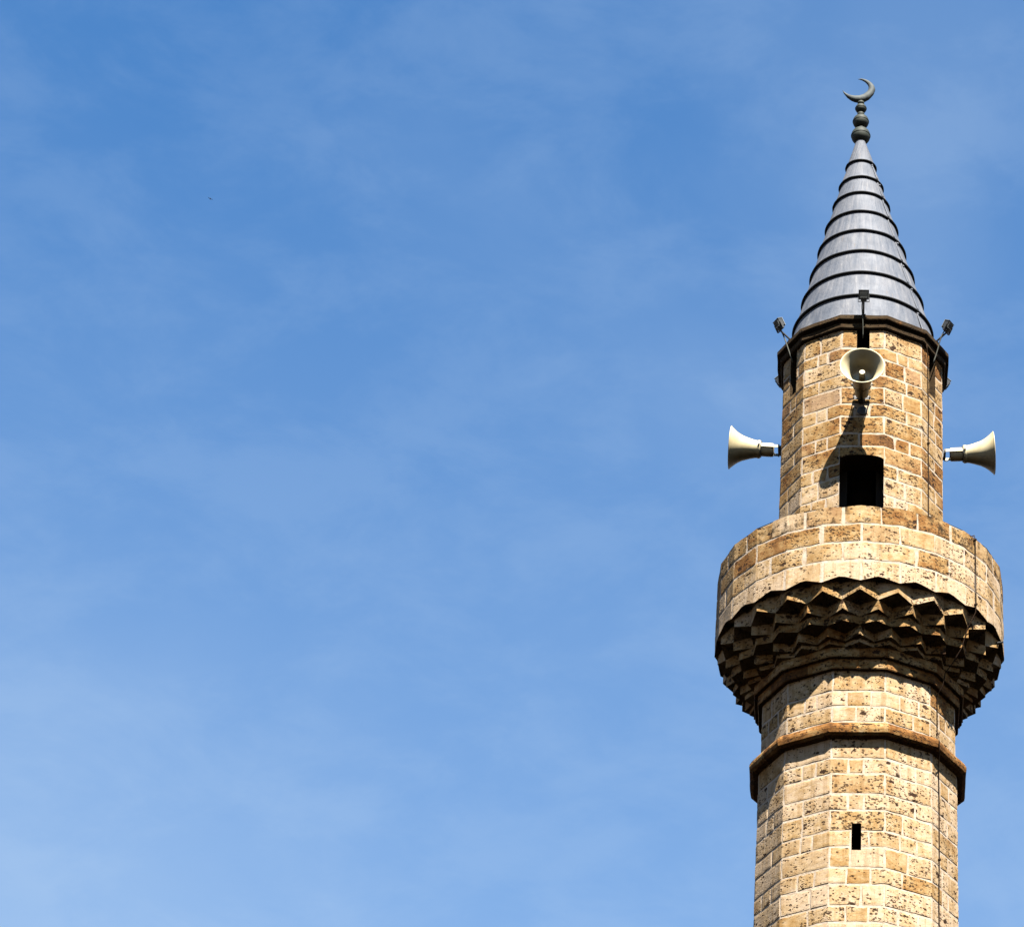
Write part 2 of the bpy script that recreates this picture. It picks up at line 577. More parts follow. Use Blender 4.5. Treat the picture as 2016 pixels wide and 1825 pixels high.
def block(mb, pr, s0, s1, z0, z1, tone, hue, soot=0.0, rims=(1, 1, 1, 1), step=0.075, zbot=None, proud=0.0):
    """one dressed stone with a worn rim; rims = left, right, bottom, top; zbot(s) bends the lower edge"""
    if s1 - s0 < 0.012 or z1 - z0 < 0.012:
        return
    g = GAP
    a, b_ = s0 + g * rims[0], s1 - g * rims[1]
    c, d = z0 + g * rims[2], z1 - g * rims[3]
    if b_ - a < 0.01 or d - c < 0.01:
        return
    ss = samples(a, b_, rims[0], rims[1], step, [x for x in pr.corners(a, b_)])
    zs = samples(c, d, rims[2], rims[3], step)
    grid = []
    seed = RNG.random() * 100
    for s in ss:
        row = []
        for z in zs:
            ds = []
            if rims[0]: ds.append(s - a)
            if rims[1]: ds.append(b_ - s)
            if rims[2]: ds.append(z - c)
            if rims[3]: ds.append(d - z)
            e = min(ds) if ds else 1.0
            zz = z
            if zbot is not None:
                zz = z + zbot(s) * (d - z) / (d - c)
            p = pr.at(s, zz)
            nv = noise.noise(p * 9.0 + Vector((seed, 0, 0)))
            nv2 = noise.noise(p * 14.0 + Vector((0, seed, 3.1)))
            # worn, uneven outline
            ww = max(0.0, 1 - e / 0.03)
            s2 = s + nv * 0.015 * ww
            z2 = zz + nv2 * 0.015 * ww * (1 if zbot is None else 0.3)
            off = proud + (-0.009 if e < 0.002 else (0.0 if e < 0.02 else 0.0015)) + 0.004 * noise.noise(p * 6.0 + Vector((2, seed, 5)))
            if not rims[3] and d - z < 0.06:
                z2 -= 0.016 * abs(noise.noise(p * 7.0 + Vector((seed, 4, 0)))) + (0.02 if noise.noise(p * 5.0 + Vector((9, seed, 0))) > 0.35 else 0)
            row.append(mb.vert(pr.at(s2, z2, off), edge=e / 0.03, tone=tone, hue=hue, soot=soot))
        grid.append(row)
    for i in range(len(ss) - 1):
        for j in range(len(zs) - 1):
            mb.face((grid[i][j], grid[i + 1][j], grid[i + 1][j + 1], grid[i][j + 1]), 0)

def cut_block(mb, pr, s0, s1, z0, z1, openings, tone, hue, soot, rims=(1, 1, 1, 1), **kw):
    for (o0, o1, oz0, oz1) in openings:
        if s0 < o1 - 1e-4 and s1 > o0 + 1e-4 and z0 < oz1 - 1e-4 and z1 > oz0 + 1e-4:
            l, r, bt, tp = rims
            rest = [o for o in openings if o != (o0, o1, oz0, oz1)]
            if s0 < o0:
                cut_block(mb, pr, s0, o0, z0, z1, rest, tone, hue, soot, (l, 0, bt, tp), **kw)
            if s1 > o1:
                cut_block(mb, pr, o1, s1, z0, z1, rest, tone, hue, soot, (0, r, bt, tp), **kw)
            m0, m1 = max(s0, o0), min(s1, o1)
            ml, mr = (l if s0 >= o0 else 0), (r if s1 <= o1 else 0)
            if z0 < oz0:
                cut_block(mb, pr, m0, m1, z0, oz0, rest, tone, hue, soot, (ml, mr, bt, 0), **kw)
            if z1 > oz1:
                cut_block(mb, pr, m0, m1, oz1, z1, rest, tone, hue, soot, (ml, mr, 0, tp), **kw)
            return
    block(mb, pr, s0, s1, z0, z1, tone, hue, soot, rims, **kw)

def core_wall(mb, pr, z0, z1, openings, depth=0.30, mat=1, off=-0.0035, jambs=True):
    """mortar body behind the stones, with real openings and jambs"""
    for k in range(pr.n):
        c = k * pr.w
        a, b_ = c - pr.w / 2 + 1e-6, c + pr.w / 2 - 1e-6
        ops = [o for o in openings if o[0] > a - 1e-3 and o[1] < b_ + 1e-3]
        assert all(o in ops or o[0] > b_ - 1e-3 or o[1] < a + 1e-3 for o in openings)
        xs = sorted({a, b_, *[x for o in ops for x in o[:2]]})
        zs = sorted({z0, z1, *[max(z0, min(z1, z)) for o in ops for z in o[2:]]})
        for i in range(len(xs) - 1):
            for j in range(len(zs) - 1):
                xm, zm = (xs[i] + xs[i + 1]) / 2, (zs[j] + zs[j + 1]) / 2
                if any(o[0] < xm < o[1] and o[2] < zm < o[3] for o in ops):
                    continue
                mb.quad_pts([pr.at(xs[i], zs[j], off), pr.at(xs[i + 1], zs[j], off), pr.at(xs[i + 1], zs[j + 1], off), pr.at(xs[i], zs[j + 1], off)], mat)
        for (o0, o1, oz0, oz1) in (ops if jambs else []):
            f, q = 0.0015, -depth
            nrm = (pr.at((o0 + o1) / 2, 0, 1.0) - pr.at((o0 + o1) / 2, 0, 0.0))
            P = lambda s, z, d: pr.at(s, z, 0) + nrm * d
            kw = dict(tone=0.8, hue=0.1, soot=1.25)  # jambs painted near-black to stand for shade inside the opening
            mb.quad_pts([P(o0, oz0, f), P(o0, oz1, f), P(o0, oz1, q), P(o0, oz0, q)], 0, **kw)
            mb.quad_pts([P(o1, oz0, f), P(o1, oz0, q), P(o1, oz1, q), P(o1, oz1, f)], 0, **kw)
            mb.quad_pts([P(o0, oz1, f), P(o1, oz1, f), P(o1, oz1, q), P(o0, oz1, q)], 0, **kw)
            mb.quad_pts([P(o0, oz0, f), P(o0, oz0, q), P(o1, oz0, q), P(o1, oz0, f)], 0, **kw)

def masonry(mb, pr, courses, openings, tone_fn, soot_fn=lambda z: 0.0, step=0.075):
    """courses = [(z0, z1, tall?)]; tall courses have one stone to a face, short ones a small
    stone in the middle of each face and stones that turn the corners"""
    openings = openings + [(o[0] + pr.total, o[1] + pr.total, o[2], o[3]) for o in openings]
    for ci, (z0, z1, tall) in enumerate(courses):
        zc = (z0 + z1) / 2
        st = step if z1 > 12.5 else 0.4
        if tall:
            for k in range(pr.n):
                c = k * pr.w
                j = 0.012
                s0, s1 = c - pr.w / 2 + RNG.uniform(-j, j) * 0, c + pr.w / 2
                t, h = tone_fn(zc), RNG.random()
                if RNG.random() < 0.22:          # now and then two stones
                    x = c + RNG.uniform(-0.12, 0.12) * pr.w
                    cut_block(mb, pr, s0, x, z0, z1, openings, t, h, soot_fn(zc), step=st)
                    cut_block(mb, pr, x, s1, z0, z1, openings, tone_fn(zc), RNG.random(), soot_fn(zc), step=st)
                else:
                    cut_block(mb, pr, s0, s1, z0, z1, openings, t, h, soot_fn(zc), step=st)
        else:
            joints = []
            for k in range(pr.n):
                c = k * pr.w
                a = RNG.uniform(-0.24, -0.10) * pr.w
                b_ = RNG.uniform(0.10, 0.25) * pr.w
                q = RNG.random()
                joints += [c + a, c + b_] if q < 0.62 else ([c + a * 0.6] if q < 0.8 else [c + b_ * 0.6])
            joints.append(joints[0] + pr.total)
            for i in range(len(joints) - 1):
                cut_block(mb, pr, joints[i], joints[i + 1], z0, z1, openings, tone_fn(zc), RNG.random(), soot_fn(zc), step=st)

def up_courses(z, top, hs, tall_first):
    out, t = [], tall_first
    while z < top - 0.02:
        h = hs[0] if t else hs[1]
        z1 = min(top, z + h * RNG.uniform(0.96, 1.04))
        if top - z1 < 0.07:
            z1 = top
        out.append((z, z1, t))
        z, t = z1, not t
    return out
def down_courses(z, bottom, hs, tall_first):
    out, t = [], tall_first
    while z > bottom + 0.02:
        h = hs[0] if t else hs[1]
        z0 = max(bottom, z - h * RNG.uniform(0.96, 1.04))
        if z0 - bottom < 0.07:
            z0 = bottom
        out.append((z0, z, t))
        z, t = z0, not t
    return out

# --- plinth at street level (out of the picture, stands under the shaft)
pb = MB()
pl = Prism(12, 1.45)
core_wall(pb, pl, -H + 0.002, -H + 2.2, [])
for (z0, z1, t) in up_courses(-H + 0.002, -H + 2.2, (0.36, 0.30), True):
    for k in range(12):
        block(pb, pl, (k - 0.5 + (0 if t else 0.5)) * pl.w, (k + 0.5 + (0 if t else 0.5)) * pl.w, z0, z1, RNG.uniform(0.2, 0.6), RNG.random(), 0.1, step=0.4)
for k in range(12):
    a, b_ = pl.at((k - 0.5) * pl.w + 1e-5, -H + 2.2, 0.0), pl.at((k + 0.5) * pl.w - 1e-5, -H + 2.2, 0.0)
    f = 0.70
    pb.quad_pts([a, b_, (b_.x * f, b_.y * f, b_.z + 0.35), (a.x * f, a.y * f, a.z + 0.35)], 0, tone=0.4)
pb.build("plinth", [M_STONE, M_MORTAR], minaret)

# --- lower shaft
def tone_low(z):
    t = RNG.gauss(0.17, 0.13)
    if RNG.random() < 0.08:
        t += 0.22
    return max(0.0, min(0.8, t))
sh = MB()
ps = Prism(12, 0.992)
SLIT = (-0.052, 0.040, 13.70, 13.985)
core_wall(sh, ps, -H + 2.2, 14.95, [SLIT])
cs_ = down_courses(14.53, -H + 2.2, (0.222, 0.176), True)
cs_ += [(14.53, 14.70, False), (14.70, 14.95, True)]
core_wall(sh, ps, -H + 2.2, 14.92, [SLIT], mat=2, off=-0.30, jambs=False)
masonry(sh, ps, cs_, [SLIT], tone_low, lambda z: 0.05)
sh.build("shaft", [M_STONE, M_MORTAR, M_INNER], minaret)

# --- profiled rings (12-sided mouldings) made of stone lengths
def ring(name, prof, n=12, tone=0.45, soot=0.1, parent=minaret, seg=4, joints=True, jit=0.003):
    """prof = [(apothem, z)] from bottom to top"""
    mb = MB()
    pr = Prism(n, prof[0][0])
    K = n * seg
    tones = [max(0, min(1, RNG.gauss(tone, 0.12))) for _ in range(n * 2)]
    cols = []
    for i in range(K + 1):
        cols.append(i)
    for i in range(K):
        st = tones[((i + seg // 2) * 2 // seg) % (n * 2)]
        q = []
        for c in (i, i + 1):
            colv = []
            for (ap, z) in prof:
                p_ = Prism(n, ap)
                s = (-0.5 + c / seg) * p_.w
                s = min(max(s, -0.5 * p_.w + 1e-6), (n - 0.5) * p_.w - 1e-6)
                p = p_.at(s, z)
                d = noise.noise_vector(Vector((p.x, p.y, p.z)) * 5.0) * jit * 2
                edge_here = 9.0
                if joints and (c + seg // 2) % (seg // 2) == 0:
                    edge_here = 0.6
                colv.append(mb.vert(p + d, edge=edge_here, tone=st, hue=0.2, soot=soot))
            q.append(colv)
        for j in range(len(prof) - 1):
            mb.face((q[0][j], q[1][j], q[1][j + 1], q[0][j + 1]))
    return mb.build(name, [M_STONE, M_MORTAR], parent)

ring("string_course", [(0.960, 14.914), (1.005, 14.916), (1.050, 14.926), (1.080, 14.948), (1.088, 14.985), (1.086, 15.012),
                       (1.066, 15.050), (1.025, 15.085), (0.965, 15.120)], tone=0.80, soot=0.20, seg=6)

# --- neck under the balcony
nk = MB()
pn_ = Prism(12, 0.976)
core_wall(nk, pn_, 15.02, 15.78, [])
masonry(nk, pn_, [(15.02, 15.12, False), (15.12, 15.295, True), (15.295, 15.47, False), (15.47, 15.72, True)], [], tone_low, lambda z: 0.03)
nk.build("neck", [M_STONE, M_MORTAR], minaret)
ring("ring_moulding", [(0.95, 15.700), (1.018, 15.704), (1.024, 15.715), (1.020, 15.83)], tone=0.66, soot=0.16, seg=6, jit=0.002)
ring("ring_moulding", [(0.98, 15.812), (1.060, 15.816), (1.066, 15.826), (1.062, 15.960)], tone=0.66, soot=0.16, seg=6, jit=0.002)

# --- corbel tiers: star-shaped courses, every second tier turned by half a point
def tier(r_out, r_in, z0, zn, z1, half, tone=0.30, soot=0.10):
    mb = MB()
    n = 24
    ph = math.radians(7.5) if half else 0.0
    pts = []
    for i in range(n):
        a = ph + math.radians(15.0 * i)
        b_ = a + math.radians(7.5)
        jr, jz = RNG.uniform(-0.006, 0.006), RNG.uniform(-0.006, 0.006)
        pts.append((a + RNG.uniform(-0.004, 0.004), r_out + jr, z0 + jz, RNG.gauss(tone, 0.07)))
        pts.append((b_, r_in, zn, None))
    P = lambda a, r, z: Vector((r * math.sin(a), -r * math.cos(a), z + H))
    m = len(pts)
    for i in range(0, m, 2):
        t = max(0, min(0.9, pts[i][3]))
        hue = RNG.random() * 0.5
        a0, r0, zz0, _ = pts[i - 1]
        a1, r1, zz1, _ = pts[i]
        a2, r2, zz2, _ = pts[(i + 1) % m]
        for (A, B, ea, eb) in (((a0, r0, zz0), (a1, r1, zz1), 0.4, 7.0), ((a1, r1, zz1), (a2, r2, zz2), 7.0, 0.4)):
            # the face of the point is split so that the joint stays narrow
            pa, pb_ = P(*A), P(*B)
            ta, tb = P(A[0], A[1], z1), P(B[0], B[1], z1)
            N = 4
            rows = []
            for k in range(N + 1):
                f = k / N
                e = min(9.0, (f if ea < eb else 1 - f) * (pb_ - pa).length / 0.03 + 0.35)
                rows.append((mb.vert(pa.lerp(pb_, f), edge=e, tone=t, hue=hue, soot=soot), mb.vert(ta.lerp(tb, f), edge=e, tone=t, hue=hue, soot=soot)))
            for k in range(N):
                mb.face((rows[k][0], rows[k + 1][0], rows[k + 1][1], rows[k][1]))
        # underside of the point, back to the tower
        c0, c1, c2 = P(a0, 0.86, zn - 0.05), P(a1, 0.86, zn - 0.05), P(a2, 0.86, zn - 0.05)
        kw = dict(tone=t, hue=hue, soot=soot)
        mb.quad_pts([P(a0, r0, zz0), c0, c1, P(a1, r1, zz1)], **kw)
        mb.quad_pts([P(a1, r1, zz1), c1, c2, P(a2, r2, zz2)], **kw)
    return mb.build("corbel_tier", [M_STONE, M_MORTAR], minaret)

TIERS = [  # r_out, r_in, underside at the point, underside at the notch, top, half turn
    (1.470, 1.385, 16.352, 16.292, 16.520, False),
    (1.385, 1.235, 16.188, 16.180, 16.360, True),
    (1.315, 1.240, 16.095, 16.087, 16.220, True),
    (1.222, 1.100, 15.985, 15.977, 16.120, False),
    (1.165, 1.075, 15.930, 15.925, 16.010, False),
]
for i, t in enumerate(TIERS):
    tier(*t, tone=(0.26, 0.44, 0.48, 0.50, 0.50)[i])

# --- balcony parapet
pp = Prism(24, 1.487, 7.5)
par = MB()
PZ = [16.44, 16.685, 16.905, 17.125, 17.340]
def zb(s):
    """lower edge rises between the corbel points"""
    x = (s / pp.w) % 1.0            # 0 = middle of a side of the prism
    return 0.066 * (1 - 2 * abs(((s / pp.w + 0.0) - round(s / pp.w)) ) )
RIM = -0.0035
for k in range(24):
    c = k * pp.w
    for (u0, u1) in ((-0.5, 0.0), (0.0, 0.5)):
        s0, s1 = c + u0 * pp.w + 1e-6, c + u1 * pp.w - 1e-6
        par.quad_pts([pp.at(s0, PZ[0] + zb(s0), RIM), pp.at(s1, PZ[0] + zb(s1), RIM), pp.at(s1, PZ[4] - 0.01, RIM), pp.at(s0, PZ[4] - 0.01, RIM)], 1)
        # soffit back to the tower, inner face
        f = 0.60
        A, B = pp.at(s0, PZ[0] + zb(s0), 0), pp.at(s1, PZ[0] + zb(s1), 0)
        par.quad_pts([A, (A.x * f, A.y * f, A.z + 0.03), (B.x * f, B.y * f, B.z + 0.03), B], 0, tone=0.55, hue=0.1, soot=0.1)
        q = -0.20
        par.quad_pts([pp.at(s0, 16.6, q), pp.at(s0, PZ[4], q), pp.at(s1, PZ[4], q), pp.at(s1, 16.6, q)], 0, tone=0.3, hue=0.4)
        par.quad_pts([pp.at(s0, PZ[4], q), pp.at(s0, PZ[4] - 0.004, 0.0), pp.at(s1, PZ[4] - 0.004, 0.0), pp.at(s1, PZ[4], q)], 0, tone=0.5, hue=0.2, soot=0.3)
for ci in range(4):
    z0, z1 = PZ[ci], PZ[ci + 1]
    shift = 0.0 if ci % 2 == 0 else 0.5
    for k in range(24):
        # joints over the points in the lowest and third course, over the gaps in the others
        s0 = (k - 0.5 + shift) * pp.w + RNG.uniform(-0.02, 0.02)
        s1 = s0 + pp.w
        base = (0.12, 0.24, 0.34, 0.50)[ci]
        t = max(0, min(0.85, RNG.gauss(base, 0.14)))
        sides = (1, 1, 0 if ci == 0 else 1, 0 if ci == 3 else 1)
        block(par, pp, s0, s1, z0, z1, t, RNG.random(), (0.03, 0.10, 0.20, 0.42)[ci], sides, 0.065,
              zbot=(lambda s: zb(s)) if ci == 0 else None)
par.build("parapet", [M_STONE, M_MORTAR], minaret)

fl = MB()
N = 48
for i in range(N):
    a, b_ = 2 * math.pi * i / N, 2 * math.pi * (i + 1) / N
    P = lambda a, r, z: (r * math.sin(a), -r * math.cos(a), z + H)
    fl.quad_pts([P(a, 1.30, 16.62), P(b_, 1.30, 16.62), P(b_, 0.80, 16.63), P(a, 0.80, 16.63)], 0, tone=0.7, soot=0.7)  # floor darkened so that less light bounces up to the door
fl.build("balcony_floor", [M_STONE], minaret)

# --- upper shaft with the balcony door and the six vents under the cornice
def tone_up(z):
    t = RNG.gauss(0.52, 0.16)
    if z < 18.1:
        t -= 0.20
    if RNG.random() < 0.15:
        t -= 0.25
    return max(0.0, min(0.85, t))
us = MB()
pu = Prism(12, 0.868)
DOOR_L, DOOR_R, DOOR_T, DOOR_S = -0.2315, 0.2315, 18.415, 18.350
OPEN = [(DOOR_L, DOOR_R, 16.64, DOOR_T)]
for k in (0, 2, 4, 6, 8, 10):
    OPEN.append((k * pu.w - 0.069, k * pu.w + 0.069, 19.50, 20.052))
OPEN_DOOR_FACE = OPEN
core_wall(us, pu, 16.60, 20.16, OPEN)
cu = [(19.81, 20.13, True), (19.66, 19.81, False), (19.45, 19.66, True), (19.285, 19.45, False), (19.07, 19.285, True),
      (18.905, 19.07, False), (18.685, 18.905, True), (18.52, 18.685, False), (18.30, 18.52, True), (18.13, 18.30, False)]
cu += down_courses(18.13, 16.62, (0.222, 0.17), True)
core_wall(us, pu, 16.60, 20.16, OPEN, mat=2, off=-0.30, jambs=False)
for k in range(12):
    a_, b_ = pu.at((k - 0.5) * pu.w + 1e-6, 16.635, -0.01), pu.at((k + 0.5) * pu.w - 1e-6, 16.635, -0.01)
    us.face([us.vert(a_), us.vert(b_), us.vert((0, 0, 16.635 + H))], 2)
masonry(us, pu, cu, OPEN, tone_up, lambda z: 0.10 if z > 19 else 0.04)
# spandrels of the segmental arch, cut from the lintel stone
NS = 16
def arc(u):
    x = u / DOOR_R
    return DOOR_S + (DOOR_T - DOOR_S) * math.sqrt(max(0.0, 1 - x * x * 0.98)) * 1.0 - 0.004
for i in range(NS):
    u0, u1 = DOOR_L + (DOOR_R - DOOR_L) * i / NS, DOOR_L + (DOOR_R - DOOR_L) * (i + 1) / NS
    z0, z1 = arc(u0), arc(u1)
    kw = dict(tone=0.45, hue=0.1, soot=0.05)
    us.quad_pts([pu.at(u0, z0, 0.0015), pu.at(u1, z1, 0.0015), pu.at(u1, DOOR_T + 0.002, 0.0015), pu.at(u0, DOOR_T + 0.002, 0.0015)], 0, **kw)
    us.quad_pts([pu.at(u0, z0, 0.0015), pu.at(u0, z0, 0) + Vector((0, 0.28, 0)), pu.at(u1, z1, 0) + Vector((0, 0.28, 0)), pu.at(u1, z1, 0.0015)], 0, tone=0.8, hue=0.1, soot=1.25)  # arch underside blackened like the jambs, shade put into its colour
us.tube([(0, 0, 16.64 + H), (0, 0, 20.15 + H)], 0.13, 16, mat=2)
us.build("upper_shaft", [M_STONE, M_MORTAR, M_INNER], minaret)

# --- cornice, blackened by soot
ring("cornice", [(0.855, 20.045), (0.893, 20.052), (0.903, 20.066), (0.905, 20.118), (0.890, 20.124), (0.888, 20.136), (0.935, 20.150),
                 (0.940, 20.160), (0.938, 20.205), (0.922, 20.214), (0.75, 20.235)], tone=0.66, soot=0.82, seg=8, joints=False, jit=0.004)

# --- lead cone
cone_base, cone_tip, R_base = 20.215, 23.50, 0.885
SLOPE = 0.245
LEAN = -0.018
def rc(z):
    return max(0.05, 0.756 - (z - 20.62) * SLOPE)
def cx_(z):
    return (z - cone_base) * LEAN
ringz = [20.62]
front = [1195, 1005, 825, 655, 490, 350, 205]           # ring heights read off the front of the cone
for y in front:
    D = (500 + y * 0.411) / 1.847
    el = math.radians(PITCH) + math.atan((912.5 - D) / 6000.0)
    z = ringz[-1] + 0.3
    for _ in range(20):
        z = (DIST - rc(z)) * math.tan(el)
    ringz.append(z)
mb = MB()
NC = 96
levels = [cone_base] + ringz + [23.50]
def cring(m, r, z, wob=0.004, **kw):
    out = []
    for i in range(NC):
        a = 2 * math.pi * i / NC
        q = Vector((math.sin(a) * 2.0, math.cos(a) * 2.0, z * 2.2))
        rr = r + wob * noise.noise(q) + wob * 0.5 * noise.noise(q * 3)
        out.append(m.vert((rr * math.sin(a) + cx_(z), -rr * math.cos(a), z + H), **kw))
    return out
for i in range(len(levels) - 1):
    z0, z1 = levels[i], levels[i + 1]
    lap = 0.016 if i > 0 else 0.0           # each sheet laps over the one below
    rows = []
    if i > 0:
        rows.append(cring(mb, rc(z0) - 0.004, z0 + 0.012))
    K = 5
    for k in range(K + 1):
        f = k / K
        z = z0 + (z1 - z0 + (0.02 if i < len(levels) - 2 else 0)) * f
        rows.append(cring(mb, rc(z) + lap * (1 - f) ** 1.5, z))
    for a, b_ in zip(rows[:-1], rows[1:]):
        for j in range(NC):
            mb.face((a[j], a[(j + 1) % NC], b_[(j + 1) % NC], b_[j]))
roof = mb.build("cone_roof", M_LEAD, minaret, smooth=True, sharp=50)
for i, z in enumerate(ringz):
    mb = MB()
    r0 = rc(z) + 0.020
    NT = 96
    pts = []
    rr = 0.0130 - 0.0005 * i
    rings_ = []
    for j in range(NT):
        a = 2 * math.pi * j / NT
        q = Vector((math.sin(a) * 2.0, math.cos(a) * 2.0, z * 2.2))
        w = 0.004 * noise.noise(q) + 0.002 * noise.noise(q * 3)
        c = Vector(((r0 + w) * math.sin(a) + cx_(z), -(r0 + w) * math.cos(a), z + H - 0.003 + 0.004 * noise.noise(q * 1.3 + Vector((7, 1, 2)))))
        e = Vector((math.sin(a), -math.cos(a), 0))
        rings_.append([mb.vert(c + e * rr * math.cos(t * math.pi / 5) + Vector((0, 0, 1)) * rr * math.sin(t * math.pi / 5)) for t in range(10)])
    for j in range(NT):
        A, B = rings_[j], rings_[(j + 1) % NT]
        for t in range(10):
            mb.face((A[t], B[t], B[(t + 1) % 10], A[(t + 1) % 10]))
    mb.build("seam_bead", M_SEAM, roof, smooth=True)
# welted side joints of the sheets, stepped from course to course, each with a solder dab at its head
for i in range(len(levels) - 2):
    z0, z1 = levels[i] + 0.02, levels[i + 1] - 0.02
    for base in (49, 170):
        a = math.radians(base + (i % 2) * 1.5 + RNG.uniform(-2.0, 2.0))
        mb = MB()
        pts = []
        for k in range(9):
            f = k / 8
            z = z0 + (z1 - z0) * f
            lap = 0.016 * (1 - f) ** 1.5
            r = rc(z) + lap + 0.004
            pts.append((r * math.sin(a) + cx_(z), -r * math.cos(a), z + H))
        mb.tube(pts, 0.009, 6)
        r = rc(z1) + 0.006
        c = Vector((r * math.sin(a) + cx_(z1), -r * math.cos(a), z1 + H - 0.02))
        for k in range(3):
            d = Vector((RNG.uniform(-0.025, 0.025), RNG.uniform(-0.01, 0.01), -0.03 * k))
            mb.lathe([(0.001, 0.013), (0.011, 0.009), (0.015, 0.0), (0.011, -0.012), (0.001, -0.015)], 8, center=c + d)
        mb.build("welted_seam", M_LEAD, roof, smooth=True)

# --- finial: balls on a stem, crescent on top
fx = cx_(23.5)
fn = MB()
fn.lathe([(0.028, 23.42 + H), (0.026, 23.7 + H), (0.022, 24.0 + H), (0.018, 24.17 + H)], 16, center=(fx, 0, 0), closed=True)
finial = fn.build("finial", M_FINIAL, minaret, smooth=True, sharp=40)
def ball(z, r, sq, lip=True):
    mb = MB()
    prof = []
    for k in range(17):
        t = -math.pi / 2 + math.pi * k / 16
        rr = r * math.cos(t) ** 0.85 if abs(math.cos(t)) > 1e-6 else 0.0
        prof.append((max(rr, 0.004), z + H + r * sq * math.sin(t)))
        if k == 8 and lip:
            prof[-1] = (r * 0.985, z + H - 0.007)
            prof += [(r + 0.003, z + H - 0.005), (r + 0.003, z + H + 0.005), (r * 0.985, z + H + 0.007)]
    mb.lathe(prof, 32, center=(fx - (z - 23.5) * 0.006, 0, 0))
    mb.build("finial_ball", M_FINIAL, finial, smooth=True, sharp=35)
ball(23.575, 0.112, 0.98)
ball(23.690, 0.046, 0.6, False)
ball(23.795, 0.094, 0.98)
ball(23.905, 0.044, 0.8, False)
ball(24.000, 0.066, 0.92)
ball(24.088, 0.040, 0.75, False)
# crescent: a horn-shaped ring of round section, turned a little so that it opens to the upper left
mc = MB()
UP = 0.000797
OUT = [(450, 322), (470, 372), (520, 430), (575, 470), (640, 495), (705, 503), (775, 492), (850, 450), (912, 382), (938, 310), (925, 258), (890, 213), (835, 172), (775, 149), (725, 140), (676, 150)]
INN = [(452, 322), (500, 365), (556, 394), (628, 408), (697, 406), (757, 385), (806, 347), (832, 305), (838, 268), (820, 230), (782, 192), (735, 166), (705, 158), (678, 152)]
def resample(pl, n):
    pl = [Vector((x, y, 0)) for x, y in pl]
    ls = [0.0]
    for a, b_ in zip(pl[:-1], pl[1:]):
        ls.append(ls[-1] + (b_ - a).length)
    out = []
    for k in range(n):
        d = ls[-1] * k / (n - 1)
        i = 0
        while i < len(ls) - 2 and ls[i + 1] < d:
            i += 1
        f = (d - ls[i]) / max(1e-6, ls[i + 1] - ls[i])
        out.append(pl[i].lerp(pl[i + 1], f))
    return out
NO = 40
oo, ii = resample(OUT, NO), resample(INN, NO)
secs = []
for k in range(NO):
    o_, i_ = oo[k], ii[k]
    def W(p):
        return Vector(((p.x - 725) * UP, 0, (490 - p.y) * UP / 0.765 + 0.005))
    A, B = W(o_), W(i_)
    c = (A + B) / 2
    half = (A - B) / 2
    th = max(0.003, half.length * 0.75)
    secs.append([mc.vert(c + half * math.cos(t * math.pi / 6) + Vector((0, th * math.sin(t * math.pi / 6), 0))) for t in range(12)])
for k in range(NO - 1):
    for t in range(12):
        mc.face((secs[k][t], secs[k][(t + 1) % 12], secs[k + 1][(t + 1) % 12], secs[k + 1][t]))
mc.face(secs[0]); mc.face(list(reversed(secs[-1])))
mc.build("crescent", M_CRESC, finial, smooth=True, loc=(fx - 0.004, 0, 24.105 + H), sharp=60)

# --- iron rod stub that sticks out of the balcony underside
rd = MB()
a = math.radians(74)
rd.tube([(1.36 * math.sin(a), -1.36 * math.cos(a), 16.40 + H), (1.53 * math.sin(a), -1.53 * math.cos(a), 16.405 + H)], 0.011, 8)
rd.build("iron_rod", M_DARK, minaret)

